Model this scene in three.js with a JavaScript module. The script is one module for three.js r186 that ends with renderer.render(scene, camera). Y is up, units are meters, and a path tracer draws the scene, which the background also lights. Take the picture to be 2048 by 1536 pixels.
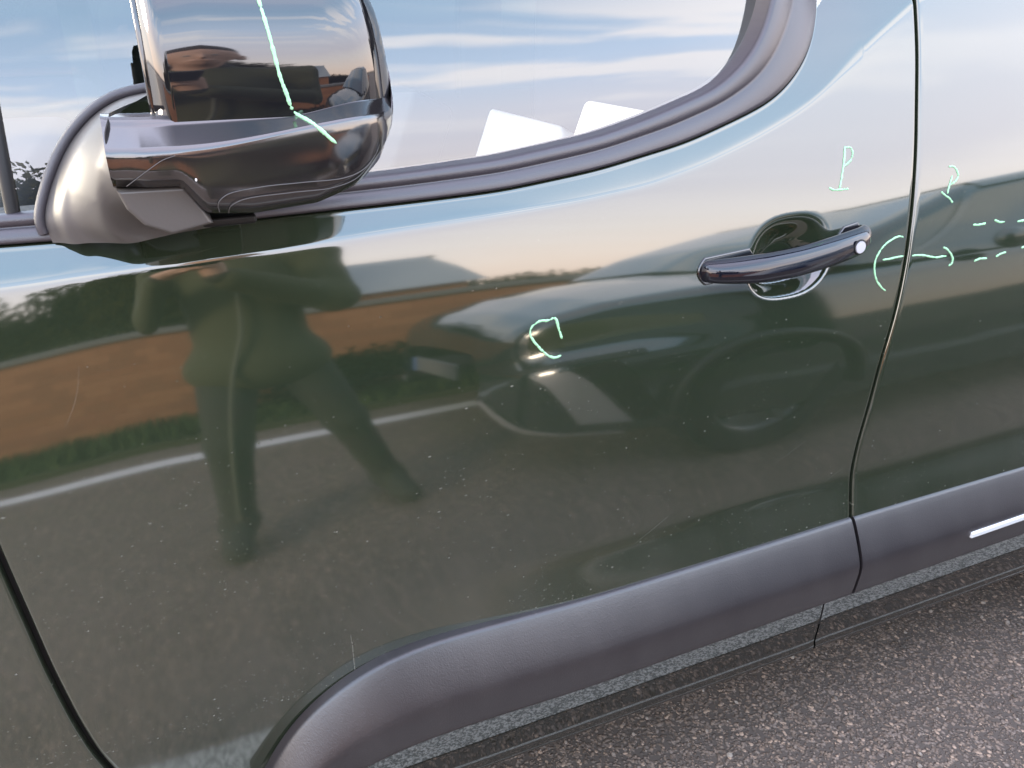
import * as THREE from 'three';
import { mergeGeometries, mergeVertices, toCreasedNormals } from 'three/addons/utils/BufferGeometryUtils.js';
import { RoundedBoxGeometry } from 'three/addons/geometries/RoundedBoxGeometry.js';
import { MarchingCubes } from 'three/addons/objects/MarchingCubes.js';
import { ImprovedNoise } from 'three/addons/math/ImprovedNoise.js';

// ---------------------------------------------------------------- camera, sky, sun, exposure
const scene = new THREE.Scene();
const camera = new THREE.PerspectiveCamera(51.94, 4 / 3, 0.02, 400);
camera.position.set(0, 1.33, 0.8);
{
  const yaw = THREE.MathUtils.degToRad(24), pit = THREE.MathUtils.degToRad(25);
  camera.lookAt(Math.sin(yaw) * Math.cos(pit), 1.33 - Math.sin(pit), 0.8 - Math.cos(yaw) * Math.cos(pit));
}
const renderer = new THREE.WebGLRenderer({ antialias: true });
renderer.setSize(1024, 768);
renderer.toneMapping = THREE.LinearToneMapping;
renderer.toneMappingExposure = 5.0;
renderer.shadowMap.enabled = true;

const lerp = (a, b, t) => a + (b - a) * t;
const clamp = (x, a = 0, b = 1) => Math.min(b, Math.max(a, x));
const ss = (a, b, x) => { const t = clamp((x - a) / (b - a)); return t * t * (3 - 2 * t); };
function rng(seed) { let s = seed >>> 0; return () => { s = (s + 0x6D2B79F5) >>> 0; let t = Math.imul(s ^ (s >>> 15), 1 | s); t = (t + Math.imul(t ^ (t >>> 7), 61 | t)) ^ t; return ((t ^ (t >>> 14)) >>> 0) / 4294967296; }; }
const noise = new ImprovedNoise();
function fbm(x, y, z, n = 5) { let a = .5, s = 0; for (let i = 0; i < n; i++) { s += a * noise.noise(x, y, z); x *= 2.03; y *= 2.03; z *= 2.03; a *= .5; } return s; }
function knots(t, ks) { // piecewise linear vector table
  if (t <= ks[0][0]) return ks[0][1];
  for (let i = 1; i < ks.length; i++) if (t <= ks[i][0]) { const f = (t - ks[i - 1][0]) / (ks[i][0] - ks[i - 1][0]); const a = ks[i - 1][1], b = ks[i][1]; return Array.isArray(a) ? a.map((v, k) => lerp(v, b[k], f)) : lerp(a, b, f); }
  return ks[ks.length - 1][1];
}
{ // evening sky: peach at the horizon, pale lavender above it, blue with streaky white cloud higher up
  const W = 1024, H = 512, d = new Float32Array(W * H * 4);
  const grad = [[-90, [.10, .09, .085]], [-2, [.16, .14, .13]], [0, [.98, .76, .63]], [4, [.98, .83, .74]], [8, [.90, .83, .81]], [13, [.76, .74, .82]], [20, [.76, .79, .91]], [28, [.60, .74, .96]], [42, [.38, .55, .77]], [60, [.49, .53, .72]], [90, [.62, .585, .74]]];
  for (let j = 0; j < H; j++) {
    const el = ((j + .5) / H - .5) * Math.PI, y = Math.sin(el), c = Math.cos(el);
    for (let i = 0; i < W; i++) {
      const az = ((i + .5) / W - .5) * 2 * Math.PI, x = c * Math.cos(az), z = c * Math.sin(az);
      const col = knots(el * 180 / Math.PI, grad).slice();
      if (y > 0) {
        const q = 1 / (y + .12), px = x * q, pz = z * q;
        const w = fbm(px * .9 + 3, pz * .9, 7.3, 4);
        const n = fbm(px * 1.1 + w * .8, pz * 4.2 + w * 1.1 + px * .7, 1.7, 6);
        let k = ss(-.06, .22, n + .03) * lerp(.12, 1, ss(.24, .46, y)) * ss(.02, .1, y) * lerp(1, .12, ss(.52, .70, y));
        const cl = [1.03, 1.0, 1.02];
        for (let m = 0; m < 3; m++) col[m] = lerp(col[m], cl[m], k * .85);
        const sa = Math.max(0, (x * -.80 + y * .29 - z * .46)); // a little warmer towards the low sun
        const g = Math.pow(sa, 6) * .35; col[0] += g; col[1] += g * .72; col[2] += g * .45;
      }
      const o = (j * W + i) * 4; d[o] = col[0]; d[o + 1] = col[1]; d[o + 2] = col[2]; d[o + 3] = 1;
    }
  }
  const t = new THREE.DataTexture(d, W, H, THREE.RGBAFormat, THREE.FloatType);
  t.mapping = THREE.EquirectangularReflectionMapping; t.magFilter = t.minFilter = THREE.LinearFilter; t.needsUpdate = true;
  scene.background = t; scene.environment = t;
}
const sun = new THREE.DirectionalLight(new THREE.Color(1, .82, .62), 1.3);
sun.position.set(-8.0, 2.9, -4.6); sun.target.position.set(0, .6, 0);
sun.castShadow = true; sun.shadow.radius = 24; sun.shadow.mapSize.set(2048, 2048);
Object.assign(sun.shadow.camera, { left: -14, right: 14, top: 14, bottom: -14, near: .5, far: 60 });
scene.add(sun, sun.target);

// ---------------------------------------------------------------- helpers
const taken = {};
function numbered(n) { const k = taken[n] = (taken[n] ?? -1) + 1; return k ? n + '_' + String(k).padStart(3, '0') : n; }
function thing(name, label, category, pos = [0, 0, 0]) {
  const g = new THREE.Group(); g.name = numbered(name); g.position.set(...pos); g.userData = { label, category }; scene.add(g); return g;
}
function part(name, geo, mat, parent, label) {
  const m = new THREE.Mesh(geo, mat); m.name = name; m.castShadow = m.receiveShadow = true; if (label) m.userData.label = label; parent.add(m); return m;
}
function struct(name, geo, mat) { const m = new THREE.Mesh(geo, mat); m.name = numbered(name); m.castShadow = m.receiveShadow = true; m.userData.kind = 'structure'; scene.add(m); return m; }
function grid(nu, nv, f, uvf) { // f(i,j) -> [x,y,z]
  const p = [], uv = [], id = [];
  for (let j = 0; j <= nv; j++) for (let i = 0; i <= nu; i++) { const q = f(i, j); p.push(q[0], q[1], q[2]); const t = uvf ? uvf(q, i, j) : [i / nu, j / nv]; uv.push(t[0], t[1]); }
  const w = nu + 1;
  for (let j = 0; j < nv; j++) for (let i = 0; i < nu; i++) { const a = j * w + i; id.push(a, a + 1, a + w, a + 1, a + w + 1, a + w); }
  const g = new THREE.BufferGeometry(); g.setAttribute('position', new THREE.Float32BufferAttribute(p, 3)); g.setAttribute('uv', new THREE.Float32BufferAttribute(uv, 2)); g.setIndex(id); g.computeVertexNormals(); return g;
}
function box(x0, x1, y0, y1, z0, z1, r = 0) {
  const g = r ? new RoundedBoxGeometry(x1 - x0, y1 - y0, z1 - z0, 3, r) : new THREE.BoxGeometry(x1 - x0, y1 - y0, z1 - z0);
  g.translate((x0 + x1) / 2, (y0 + y1) / 2, (z0 + z1) / 2); return g;
}
function merge(list) { return mergeGeometries(list.map(g => { const n = g.index ? g.toNonIndexed() : g; for (const k of Object.keys(n.attributes)) if (!['position', 'normal', 'uv'].includes(k)) n.deleteAttribute(k); return n; })); }
const V = (x, y, z) => new THREE.Vector3(x, y, z);
function tube(pts, r, seg = 40, rad = 8, taper = 0) {
  const c = new THREE.CatmullRomCurve3(pts.map(p => p.isVector3 ? p : V(...p)));
  const g = new THREE.TubeGeometry(c, seg, r, rad, false);
  if (taper) { // thin the ends and close them
    const P = g.attributes.position, q = V(), a = V();
    for (let i = 0; i <= seg; i++) { c.getPointAt(i / seg, a); const t = Math.min(i, seg - i) / seg / taper; const k = Math.min(1, Math.sqrt(Math.max(0, 1 - (1 - Math.min(1, t)) ** 2)) + .02); for (let j = 0; j <= rad; j++) { const n = i * (rad + 1) + j; q.fromBufferAttribute(P, n).sub(a).multiplyScalar(k).add(a); P.setXYZ(n, q.x, q.y, q.z); } }
    g.computeVertexNormals();
  }
  return g;
}
const interp = (t, ks) => { if (t <= ks[0][0]) return ks[0][1] + (t - ks[0][0]) * (ks[1][1] - ks[0][1]) / (ks[1][0] - ks[0][0]); const n = ks.length; for (let i = 1; i < n; i++) if (t <= ks[i][0] || i === n - 1) { const [a, b] = [ks[i - 1], ks[i]]; return a[1] + (t - a[0]) * (b[1] - a[1]) / (b[0] - a[0]); } };
// smooth curve through knots, tabulated
function smooth(ks, x0, x1, w = .04) { const N = 400, h = (x1 - x0) / N, a = []; const K = Math.max(1, Math.round(w / h)); for (let i = 0; i <= N; i++) { let s = 0, n = 0; for (let k = -K; k <= K; k++) { const q = 1 - Math.abs(k) / (K + 1); s += q * interp(x0 + (i + k) * h, ks); n += q; } a.push(s / n); } return x => { const q = clamp((x - x0) / h, 0, N - .0001), i = Math.floor(q), f = q - i; return lerp(a[i], a[i + 1], f); }; }

// ---------------------------------------------------------------- textures
function tex(w, h, fn, srgb, rx = 1, ry = 1) { // fn(i,j) -> [r,g,b] linear 0..1 (or a number)
  const d = new Uint8Array(w * h * 4);
  const enc = srgb ? v => 255 * (v <= .0031308 ? 12.92 * v : 1.055 * Math.pow(v, 1 / 2.4) - .055) : v => 255 * v;
  for (let j = 0; j < h; j++) for (let i = 0; i < w; i++) { const c = fn(i, j), o = (j * w + i) * 4; const a = Array.isArray(c) ? c : [c, c, c]; for (let k = 0; k < 3; k++) d[o + k] = clamp(Math.round(enc(clamp(a[k]))), 0, 255); d[o + 3] = 255; }
  const t = new THREE.DataTexture(d, w, h); t.wrapS = t.wrapT = THREE.RepeatWrapping; t.magFilter = THREE.LinearFilter; t.minFilter = THREE.LinearMipmapLinearFilter; t.generateMipmaps = true; if (srgb) t.colorSpace = THREE.SRGBColorSpace; t.repeat.set(rx, ry); t.needsUpdate = true; return t;
}
// tarmac: rounded chippings in a dark binder, 1.2 m tile
const AS = 1024, asH = new Float32Array(AS * AS), asC = new Float32Array(AS * AS), asW = new Float32Array(AS * AS);
{
  const r = rng(11);
  for (let n = 0; n < 26000; n++) {
    const cx = r() * AS, cy = r() * AS, rad = 1.6 + Math.pow(r(), 2.2) * 4.2, sx = .7 + r() * .6, an = r() * Math.PI, hgt = .35 + r() * .6, tone = .5 + r() * .9, warm = r(), ca = Math.cos(an), sa = Math.sin(an), R = Math.ceil(rad * 1.5);
    for (let dy = -R; dy <= R; dy++) for (let dx = -R; dx <= R; dx++) {
      const u = (dx * ca + dy * sa) / (rad * sx), v = (-dx * sa + dy * ca) / (rad / sx), q = u * u + v * v; if (q > 1) continue;
      const i = ((cx + dx) % AS + AS) % AS | 0, j = ((cy + dy) % AS + AS) % AS | 0, hh = hgt * Math.sqrt(1 - q * q);
      if (hh > asH[j * AS + i]) { asH[j * AS + i] = hh; asC[j * AS + i] = tone * (.55 + .45 * (1 - q)); asW[j * AS + i] = warm; }
    }
  }
}
const asphaltMap = tex(AS, AS, (i, j) => { const k = j * AS + i, t = asH[k] > .05 ? asC[k] : .35, w = asW[k]; const b = w > .94 ? .40 : .185 * t + .036; return [b * (1.22 + .14 * w), b * .97, b * (.80 - .1 * w)]; }, true);
const asphaltBump = tex(AS, AS, (i, j) => asH[j * AS + i], false);
const paintLineMap = tex(512, 512, (i, j) => { const k = (j * 2) * AS + i * 2, n = noise.noise(i * .05, j * .05, 3.1), worn = asH[k] < .12 + n * .12; const v = worn ? .24 : .64 + .14 * asC[k] * .5; return [v, v * .96, v * .84]; }, true);
// dark green car paint with dust film and dried specks, 1.4 x 1.3 m
const DW = 2048, DH = 1900, dirt = new Float32Array(DW * DH);
{
  const r = rng(5);
  const spot = (x, y, rad, a, el) => { const R = Math.ceil(rad * 1.6 + 1); for (let dy = -R; dy <= R; dy++) for (let dx = -R; dx <= R; dx++) { const i = Math.round(x + dx), j = Math.round(y + dy); if (i < 0 || j < 0 || i >= DW || j >= DH) continue; const q = Math.hypot(dx / (rad * el), dy / rad); const v = a * ss(1.25, .5, q); const o = j * DW + i; dirt[o] = Math.max(dirt[o], v); } };
  for (let n = 0; n < 5200; n++) { // splashed grit, denser towards the sill
    const y = Math.pow(r(), 2.0), yy = .52 + y * .42, x = r(); if (fbm(x * 7, yy * 9, 2.2, 3) + (r() - .5) * .55 < -.02) continue;
    const big = r() < .06; spot(x * DW, (yy - .2) / 1.3 * DH, big ? 1.0 + r() * 1.0 : .6 + r() * .6, big ? .2 + r() * .3 : .06 + r() * .30, .8 + r() * 1.2);
  }
  for (let n = 0; n < 260; n++) spot(r() * DW, (.56 + r() * .55 - .2) / 1.3 * DH, .6 + r() * .6, .15 + r() * .3, 1);
  // a few dribble marks and light scratches
  const scr = [[.13, .60, .122, .45, .8], [-.10, 1.02, -.125, .96, .14], [.80, .70, .86, .73, .2], [.55, .62, .62, .66, .22], [.9, .63, .96, .66, .2]];
  for (const [x0, y0, x1, y1, a] of scr) for (let k = 0; k <= 200; k++) { const t = k / 200; spot((lerp(x0, x1, t) + .3 + .004 * Math.sin(t * 3)) / 1.4 * DW, (lerp(y0, y1, t) - .2) / 1.3 * DH, .8, a * (.5 + .5 * Math.sin(t * Math.PI)), 1); }
}
const film = (i, j) => { const y = .2 + j / DH * 1.3, x = i / DW * 1.4; const s = fbm(x * 3, y * 5, .7, 4), st = fbm(x * 22, y * 2.5, 4.4, 3); return clamp(ss(1.0, .5, y) * (.30 + .5 * s + .25 * st) + .02); };
const paintMap = tex(DW, DH, (i, j) => { const f = film(i, j) * .42 + .012, k = dirt[j * DW + i] * .6; let c = [.0205, .0295, .0165]; c = c.map((v, m) => lerp(v, [.115, .105, .088][m], f)); return c.map((v, m) => lerp(v, [.50, .48, .42][m], k)); }, true);
const paintRough = tex(DW / 2, DH / 2, (i, j) => { const f = film(i * 2, j * 2), k = dirt[j * 2 * DW + i * 2]; return clamp(.048 + f * .10 + k * .6); }, false);
const grainBump = (() => { const r = rng(3); const a = new Float32Array(256 * 256).map(() => r()); return tex(256, 256, (i, j) => (a[j * 256 + i] + a[((j + 1) % 256) * 256 + i] + a[j * 256 + (i + 1) % 256]) / 3, false); })();
function withRepeat(t, x, y) { const c = t.clone(); c.repeat.set(x, y); c.needsUpdate = true; return c; }

// ---------------------------------------------------------------- materials
const C = (r, g, b) => new THREE.Color().setRGB(r, g, b);
const M = {};
M.paint = new THREE.MeshPhysicalMaterial({ map: paintMap, roughness: 1, roughnessMap: paintRough, metalness: 0, ior: 2.3 });
M.paintPlain = new THREE.MeshPhysicalMaterial({ color: C(.02, .026, .012), roughness: .05, ior: 2.3 });
M.trim = new THREE.MeshPhysicalMaterial({ color: C(.042, .037, .047), roughness: .40, ior: 1.75, bumpMap: withRepeat(grainBump, 8, 8), bumpScale: .00015 });
const cladMap = tex(1024, 1024, (i, j) => { const x = i / 1024 * 6.2832, y = j / 1024; const a = fbm(Math.cos(x) * 3 + 9, Math.sin(x) * 3, y * 9, 5), b = fbm(Math.cos(x) * 30, Math.sin(x) * 30 + 4, y * 190, 3), f = clamp(.15 + .5 * a + .12 * b), w = b > .36 ? .12 : 0; return [.020 + .028 * f + w * .06, .0165 + .026 * f + w * .06, .019 + .024 * f + w * .055]; }, true);
M.clad = new THREE.MeshPhysicalMaterial({ map: cladMap, roughness: .40, ior: 1.85, bumpMap: withRepeat(grainBump, 6, 6), bumpScale: .0002 });
M.base = new THREE.MeshPhysicalMaterial({ color: C(.085, .077, .073), roughness: .42, ior: 1.75, bumpMap: withRepeat(grainBump, 4, 4), bumpScale: .00008 });
M.black = new THREE.MeshPhysicalMaterial({ color: C(.006, .006, .007), roughness: .5 });
M.gloss = new THREE.MeshPhysicalMaterial({ color: C(.010, .010, .012), roughness: .04, ior: 2.0 });
M.satin = new THREE.MeshPhysicalMaterial({ color: C(.016, .014, .015), roughness: .12, ior: 2.15 });
M.grip = new THREE.MeshPhysicalMaterial({ color: C(.005, .006, .013), roughness: .08, ior: 1.7 });
M.sill = new THREE.MeshPhysicalMaterial({ color: C(.006, .008, .005), roughness: .03, ior: 2.3 });
M.white = new THREE.MeshPhysicalMaterial({ color: C(.82, .82, .82), roughness: .25 });
M.crayon = new THREE.MeshStandardMaterial({ color: C(.42, .80, .47), roughness: .7 });
M.glass = new THREE.MeshPhysicalMaterial({ color: C(.80, .86, .86), roughness: .0, transmission: 1, thickness: 0, ior: 2.33 });
M.dark = new THREE.MeshStandardMaterial({ color: C(.03, .03, .032), roughness: .8 });
M.cover = new THREE.MeshStandardMaterial({ color: C(.70, .71, .70), roughness: .8 });
M.chrome = new THREE.MeshPhysicalMaterial({ color: C(.8, .8, .8), metalness: 1, roughness: .12 });
M.tyre = new THREE.MeshStandardMaterial({ color: C(.02, .02, .02), roughness: .85 });

// ---------------------------------------------------------------- the van's side: one surface that all panels lie on
// x runs towards the rear, y up, z outwards; the tilt of the panel in degrees over its height
const tiltK = [[.2, -4], [.5, -3.6], [.68, -3], [.74, -2], [.80, -.6], [.926, 3.4], [1.017, 8.2], [1.11, 12.7], [1.2, 16], [1.5, 20]];
const H0 = .2, HD = .005, HN = 261; let prA = [];
{
  const sm = (a, w) => a.map((_, i) => { let s = 0; for (let k = -w; k <= w; k++) s += a[clamp(i + k, 0, HN - 1)]; return s / (2 * w + 1); });
  let s = []; for (let i = 0; i < HN; i++) s.push(interp(clamp(H0 + HD * i, .2, 1.5), tiltK.map(([h, t]) => [h, Math.tan(t * Math.PI / 180)])));
  s = sm(sm(s, 4), 4); prA[0] = 0; for (let i = 1; i < HN; i++) prA[i] = prA[i - 1] - HD * (s[i - 1] + s[i]) / 2;
}
function prof(e) { const q = (e - H0) / HD, i = clamp(Math.floor(q), 1, HN - 3), f = q - i, [a, b, c, d] = [prA[i - 1], prA[i], prA[i + 1], prA[i + 2]]; return b + .5 * f * (c - a + f * (2 * a - 5 * b + 4 * c - d + f * (3 * (b - c) + d - a))); }
const Z0 = prof(.83);
const crease = smooth([[-.6, 1.098], [-.3, 1.1], [-.149, 1.1004], [-.064, 1.1056], [.027, 1.1087], [.147, 1.1128], [.213, 1.1165], [.341, 1.1222], [.46, 1.129], [.566, 1.1398], [.652, 1.1584], [.737, 1.1835], [.809, 1.2097], [.856, 1.2319], [.95, 1.295], [1.2, 1.44], [3, 2.4]], -1.4, 3, .035);
function S(x, y) {
  let z = prof(y + .06 * ss(.3, .9, x) + .045 * ss(-.02, -.24, x)) - Z0, d = .635 - y;
  z += .28 * ss(.1, .5, x) * .5 * (d + Math.sqrt(d * d + .0004));
  z -= .19 * Math.max(0, -x - .02) ** 2;
  d = y - crease(x); z -= .34 * .5 * (d + Math.sqrt(d * d + .000009));
  return z;
}
const beltLow = smooth([[-1.4, 1.12], [-.3, 1.134], [-.1427, 1.136], [-.036, 1.137], [.092, 1.141], [.242, 1.144], [.362, 1.148], [.495, 1.161], [.632, 1.184], [.735, 1.213], [.79, 1.232], [.85, 1.275], [.89, 1.33], [.92, 1.42], [.935, 1.52], [1.2, 3]], -1.4, 1.2, .05);
const beltTop = smooth([[-1.4, 1.15], [-.13, 1.163], [0, 1.168], [.13, 1.171], [.247, 1.175], [.367, 1.182], [.502, 1.199], [.577, 1.216], [.689, 1.236 + .012], [.75, 1.29], [.79, 1.36], [.82, 1.46], [.84, 1.56], [1.2, 3.6]], -1.4, 1.2, .04);
const cladTop = smooth([[-.2, .10], [-.06, .30], [.016, .4528], [.076, .5097], [.148, .5464], [.226, .5600], [.336, .5605], [.5, .558], [.98, .5585], [1.44, .553], [3, .545]], -.3, 3, .06);
const gapR = smooth([[.2, .978], [.45, .978], [.5622, .9800], [.6933, .9764], [.8338, .9893], [.9282, 1.008], [.9955, 1.018], [1.067, 1.027], [1.151, 1.036], [1.224, 1.041], [1.286, 1.046], [1.7, 1.05]], .2, 1.7, .04);
const gapF = smooth([[.2, -.07], [.40, -.150], [.5271, -.184], [.5883, -.193], [.6712, -.2007], [.7548, -.2056], [.8287, -.2109], [.8837, -.2151], [1.2, -.225]], .2, 1.7, .03);
const sideUV = q => [(q[0] + .3) / 1.4, (q[1] - .2) / 1.3];

// a skin panel between two vertical gaps, with rolled edges
function panel(xl, xr, yb, yt, nx, ny, zf) {
  const E = [[0, 0], [.0018, .0005], [.0032, .0018], [.0038, .004], [.0038, .018]]; const e = E.length - 1; const IN = .0038; // roll outwards from the inset edge
  const at = (u, v) => { let y = .8, x = .4; for (let k = 0; k < 7; k++) { x = lerp(xl(y) + IN, xr(y) - IN, u); y = lerp(yb(x) + IN, yt(x) - IN, v); } return [x, y]; };
  return grid(nx + 2 * e, ny + 2 * e, (i, j) => {
    const iu = clamp(i - e, 0, nx), jv = clamp(j - e, 0, ny), ou = Math.max(e - i, i - e - nx, 0), ov = Math.max(e - j, j - e - ny, 0);
    const [x, y] = at(iu / nx, jv / ny); const su = i < e ? -1 : 1, sv = j < e ? -1 : 1;
    return [x + su * E[ou][0], y + sv * E[ov][0], zf(x, y) - E[ou][1] - E[ov][1]];
  }, sideUV);
}
const bowlD = (x, y) => { // the hollow behind the handle, deepest under the grip
  const u = (x - .793 - (y - 1.027) * .12) / .077, v = (y - 1.0265) / .0575; const r = Math.pow(Math.pow(Math.abs(u), 2.5) + Math.pow(Math.abs(v), 2.5), 1 / 2.5);
  return .030 * (1 - ss(lerp(.74, .12, ss(-.35, .25, v)), 1.0, r));
};
const van = thing('parked_van', 'dark green van filling the picture, with black cladding, folded door mirror and crayon marks', 'van');
const doorGap = .0025, wingGap = .0038;
const frontDoor = part('front_door', panel(y => gapF(y) + wingGap, y => gapR(y) - doorGap, x => Math.max(.24, cladTop(x) - .035), x => Math.min(1.56, beltLow(x)) - .001, 420, 270, (x, y) => S(x, y) - bowlD(x, y)), M.paint, van, 'dark green front door with handle and pale crayon marks');
const rearDoor = part('sliding_door', panel(y => gapR(y) + doorGap, y => 2.1, x => cladTop(x) - .035, x => 1.44, 170, 200, (x, y) => S(x, y) + .0015), M.paint, van, 'dark green rear door beyond the upright gap');
part('front_wing', panel(y => -1.15, y => gapF(y) - wingGap, x => { const q = (x + .70) / .40; return Math.abs(q) < .97 ? .33 + .40 * Math.sqrt(1 - q * q) : .24 + .19 * ss(1.12, .97, Math.abs(q)); }, x => Math.min(1.12, beltLow(x) - .03), 160, 120, (x, y) => S(x, y)), M.paint, van);
// dark seal behind the joints
part('door_seal', grid(1, 40, (i, j) => { const y = lerp(.43, 1.6, j / 40); return [gapR(y) + (i - .5) * .05, y, S(gapR(y), y) - .014]; }), M.black, van);
part('door_seal', grid(1, 40, (i, j) => { const y = lerp(.27, 1.12, j / 40); return [gapF(y) + (i - .5) * .05, y, S(gapF(y), y) - .014]; }), M.black, van);

// ---- window line moulding: two soft ribs with a groove between
{
  const xs = [], N = 220; for (let i = 0; i <= N; i++) xs.push(lerp(-.75, .86, i / N));
  // follow the lower edge by arc length and pair it with the upper edge
  const low = [], top = []; const A = 200;
  const lp = t => { const x = lerp(-.75, .915, t); return [x, beltLow(x)]; }, tp = t => { const x = lerp(-.75, .832, t); return [x, beltTop(x)]; };
  const arc = f => { const L = [0], P = [f(0)]; for (let i = 1; i <= 800; i++) { const p = f(i / 800), q = P[i - 1]; P.push(p); L.push(L[i - 1] + Math.hypot(p[0] - q[0], p[1] - q[1])); } return s => { const t = s * L[800]; let i = 1; while (i < 800 && L[i] < t) i++; const f2 = (t - L[i - 1]) / (L[i] - L[i - 1] || 1); return [lerp(P[i - 1][0], P[i][0], f2), lerp(P[i - 1][1], P[i][1], f2)]; }; };
  const la = arc(lp), ta = arc(tp);
  const pr = [[0, -.014], [0.0, .001], [.03, .0045], [.12, .0062], [.28, .0062], [.42, .0045], [.50, .0020], [.54, .0012], [.58, .0020], [.66, .0046], [.80, .0058], [.92, .0048], [.98, .002], [1, -.004], [1.0, -.03]];
  part('window_moulding', grid(240, pr.length - 1, (i, j) => {
    const s = i / 240, a = la(s), b = ta(s), [v, dz] = pr[j]; const x = lerp(a[0], b[0], v), y = lerp(a[1], b[1], v);
    const zl = S(a[0], a[1]) + .0; return [x, y, zl + dz - v * .010];
  }, q => [q[0], q[1]]), M.trim, van, 'matt dark plastic strip under the window');
}
// ---- glass
const glassZ = (x, y) => -.066 - .19 * Math.max(0, -x - .02) ** 2 - .03 * clamp(x, -.2, .9) - (y - 1.15) * .155 - (y - 1.15) ** 2 * .62;
part('side_window', grid(60, 30, (i, j) => { const x = lerp(-.126, .9, i / 60), y = lerp(1.13, 1.62, j / 30); return [x + (y - 1.15) * .04 * (1 - i / 60), y, glassZ(x, y)]; }), M.glass, van, 'front side window reflecting the evening sky');
part('quarter_window', grid(20, 20, (i, j) => { const y = lerp(1.12, 1.5, j / 20), x = lerp(-.62 + (y - 1.12) * 1.1, -.131 + (y - 1.15) * .04, i / 20); return [x, y, glassZ(x, y)]; }), M.glass, van);
part('window_divider', grid(8, 20, (i, j) => { const y = lerp(1.10, 1.6, j / 20), a = i / 8 * Math.PI; const x = -.1285 + (y - 1.15) * .04; return [x - Math.cos(a) * .0065, y, glassZ(x, y) - .002 + Math.sin(a) * .006]; }), M.black, van);
// ---- shell around the cabin, roof, far side, floor
part('roof', box(-.1, 2.7, 1.80, 1.84, -1.68, -.16, .018), M.paintPlain, van);
part('door_frame', merge([grid(4, 20, (i, j) => { const y = lerp(1.30, 1.62, j / 20), x = lerp(.855, gapR(y) - .004, i / 4); return [x, y, Math.min(S(x, Math.min(y, 1.5)), glassZ(.9, y)) - .03]; }), box(-.1, 2.7, 1.60, 1.81, -.20, -.165, .01)]), M.paintPlain, van);
part('far_side', merge([box(-1.1, 2.7, .26, 1.12, -1.74, -1.68), box(-.15, -.08, 1.10, 1.81, -1.69, -1.66), box(.92, 1.06, 1.10, 1.81, -1.69, -1.66), box(1.9, 2.7, 1.10, 1.81, -1.69, -1.66)]), M.paintPlain, van);
part('far_window', box(-1.1, .92, 1.12, 1.81, -1.685, -1.680), M.tint ??= new THREE.MeshPhysicalMaterial({ color: C(.10, .12, .12), roughness: 0, transmission: 1, thickness: 0 }), van);
part('far_window', box(1.06, 1.9, 1.12, 1.81, -1.685, -1.680), M.tint, van);
part('rear_panel', box(2.66, 2.72, .26, 1.81, -1.68, -.06), M.paintPlain, van);
part('bulkhead', box(1.18, 1.20, .30, 1.80, -1.67, -.12), M.dark, van);
part('underbody', box(-1.1, 2.68, .19, .26, -1.66, -.09, .01), M.dark, van);
part('dashboard', merge([box(-.62, -.16, .80, 1.10, -1.64, -.12, .05), box(-1.15, -.60, .55, 1.05, -1.66, -.12)]), M.dark, van);
part('door_lining', grid(20, 8, (i, j) => { const x = lerp(-.1, 1.0, i / 20), y = lerp(.4, beltTop(Math.min(x, .66)) - .012, j / 8); return [x, y, -.11 - .0 * y]; }), M.dark, van);
function seat(cx, cz, top, dep, wid, label) {
  const back = new RoundedBoxGeometry(dep, .66, wid, 4, .022); const A = back.attributes.position; for (let i = 0; i < A.count; i++) { const x = A.getX(i), y = A.getY(i); if (y > .1) A.setY(i, y - (x + dep / 2) * .30 + .012 * Math.sin((x / dep) * 5)); } back.computeVertexNormals(); back.rotateZ(-.36); back.translate(cx, top - .30, cz);
  part('seat_backrest', back, M.cover, van, label);
  part('seat_cushion', box(cx - .62, cx - .06, .56, .70, cz - wid / 2, cz + wid / 2, .05), M.cover, van);
}
seat(.775, -.42, 1.155, .20, .44, 'near white covered seat seen through the side window'); seat(.85, -1.12, 1.077, .17, .44, 'farther white covered seat seen through the side window');
// ---- wheels
function wheel(parent, x, y, z, r, side) {
  const w = part('wheel', (() => { const pts = [[r * .62, -.1], [r * .9, -.11], [r * .98, -.09], [r, -.06], [r, .06], [r * .98, .09], [r * .9, .11], [r * .62, .1]].map(p => new THREE.Vector2(p[0], p[1])); const g = new THREE.LatheGeometry(pts, 48); g.rotateX(Math.PI / 2); return g; })(), M.tyre, parent);
  const rim = [new THREE.CylinderGeometry(r * .63, r * .63, .06, 40).rotateX(Math.PI / 2).translate(0, 0, side * .03)];
  for (let k = 0; k < 5; k++) rim.push(new RoundedBoxGeometry(r * .13, r * .5, .03, 2, .01).translate(0, r * .34, side * .07).rotateZ(k * Math.PI * .4));
  rim.push(new THREE.CylinderGeometry(r * .16, r * .16, .08, 24).rotateX(Math.PI / 2).translate(0, 0, side * .05));
  rim.push(new THREE.TorusGeometry(r * .61, .014, 8, 48).translate(0, 0, side * .075));
  part('rim', merge(rim), M.rim ??= new THREE.MeshPhysicalMaterial({ color: C(.25, .26, .27), metalness: .8, roughness: .3 }), w);
  w.position.set(x, y, z);
}
wheel(van, -.70, .325, -.13, .325, 1); wheel(van, 2.15, .325, -.13, .325, 1); wheel(van, -.70, .325, -1.55, .325, -1); wheel(van, 2.15, .325, -1.55, .325, -1);

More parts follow.
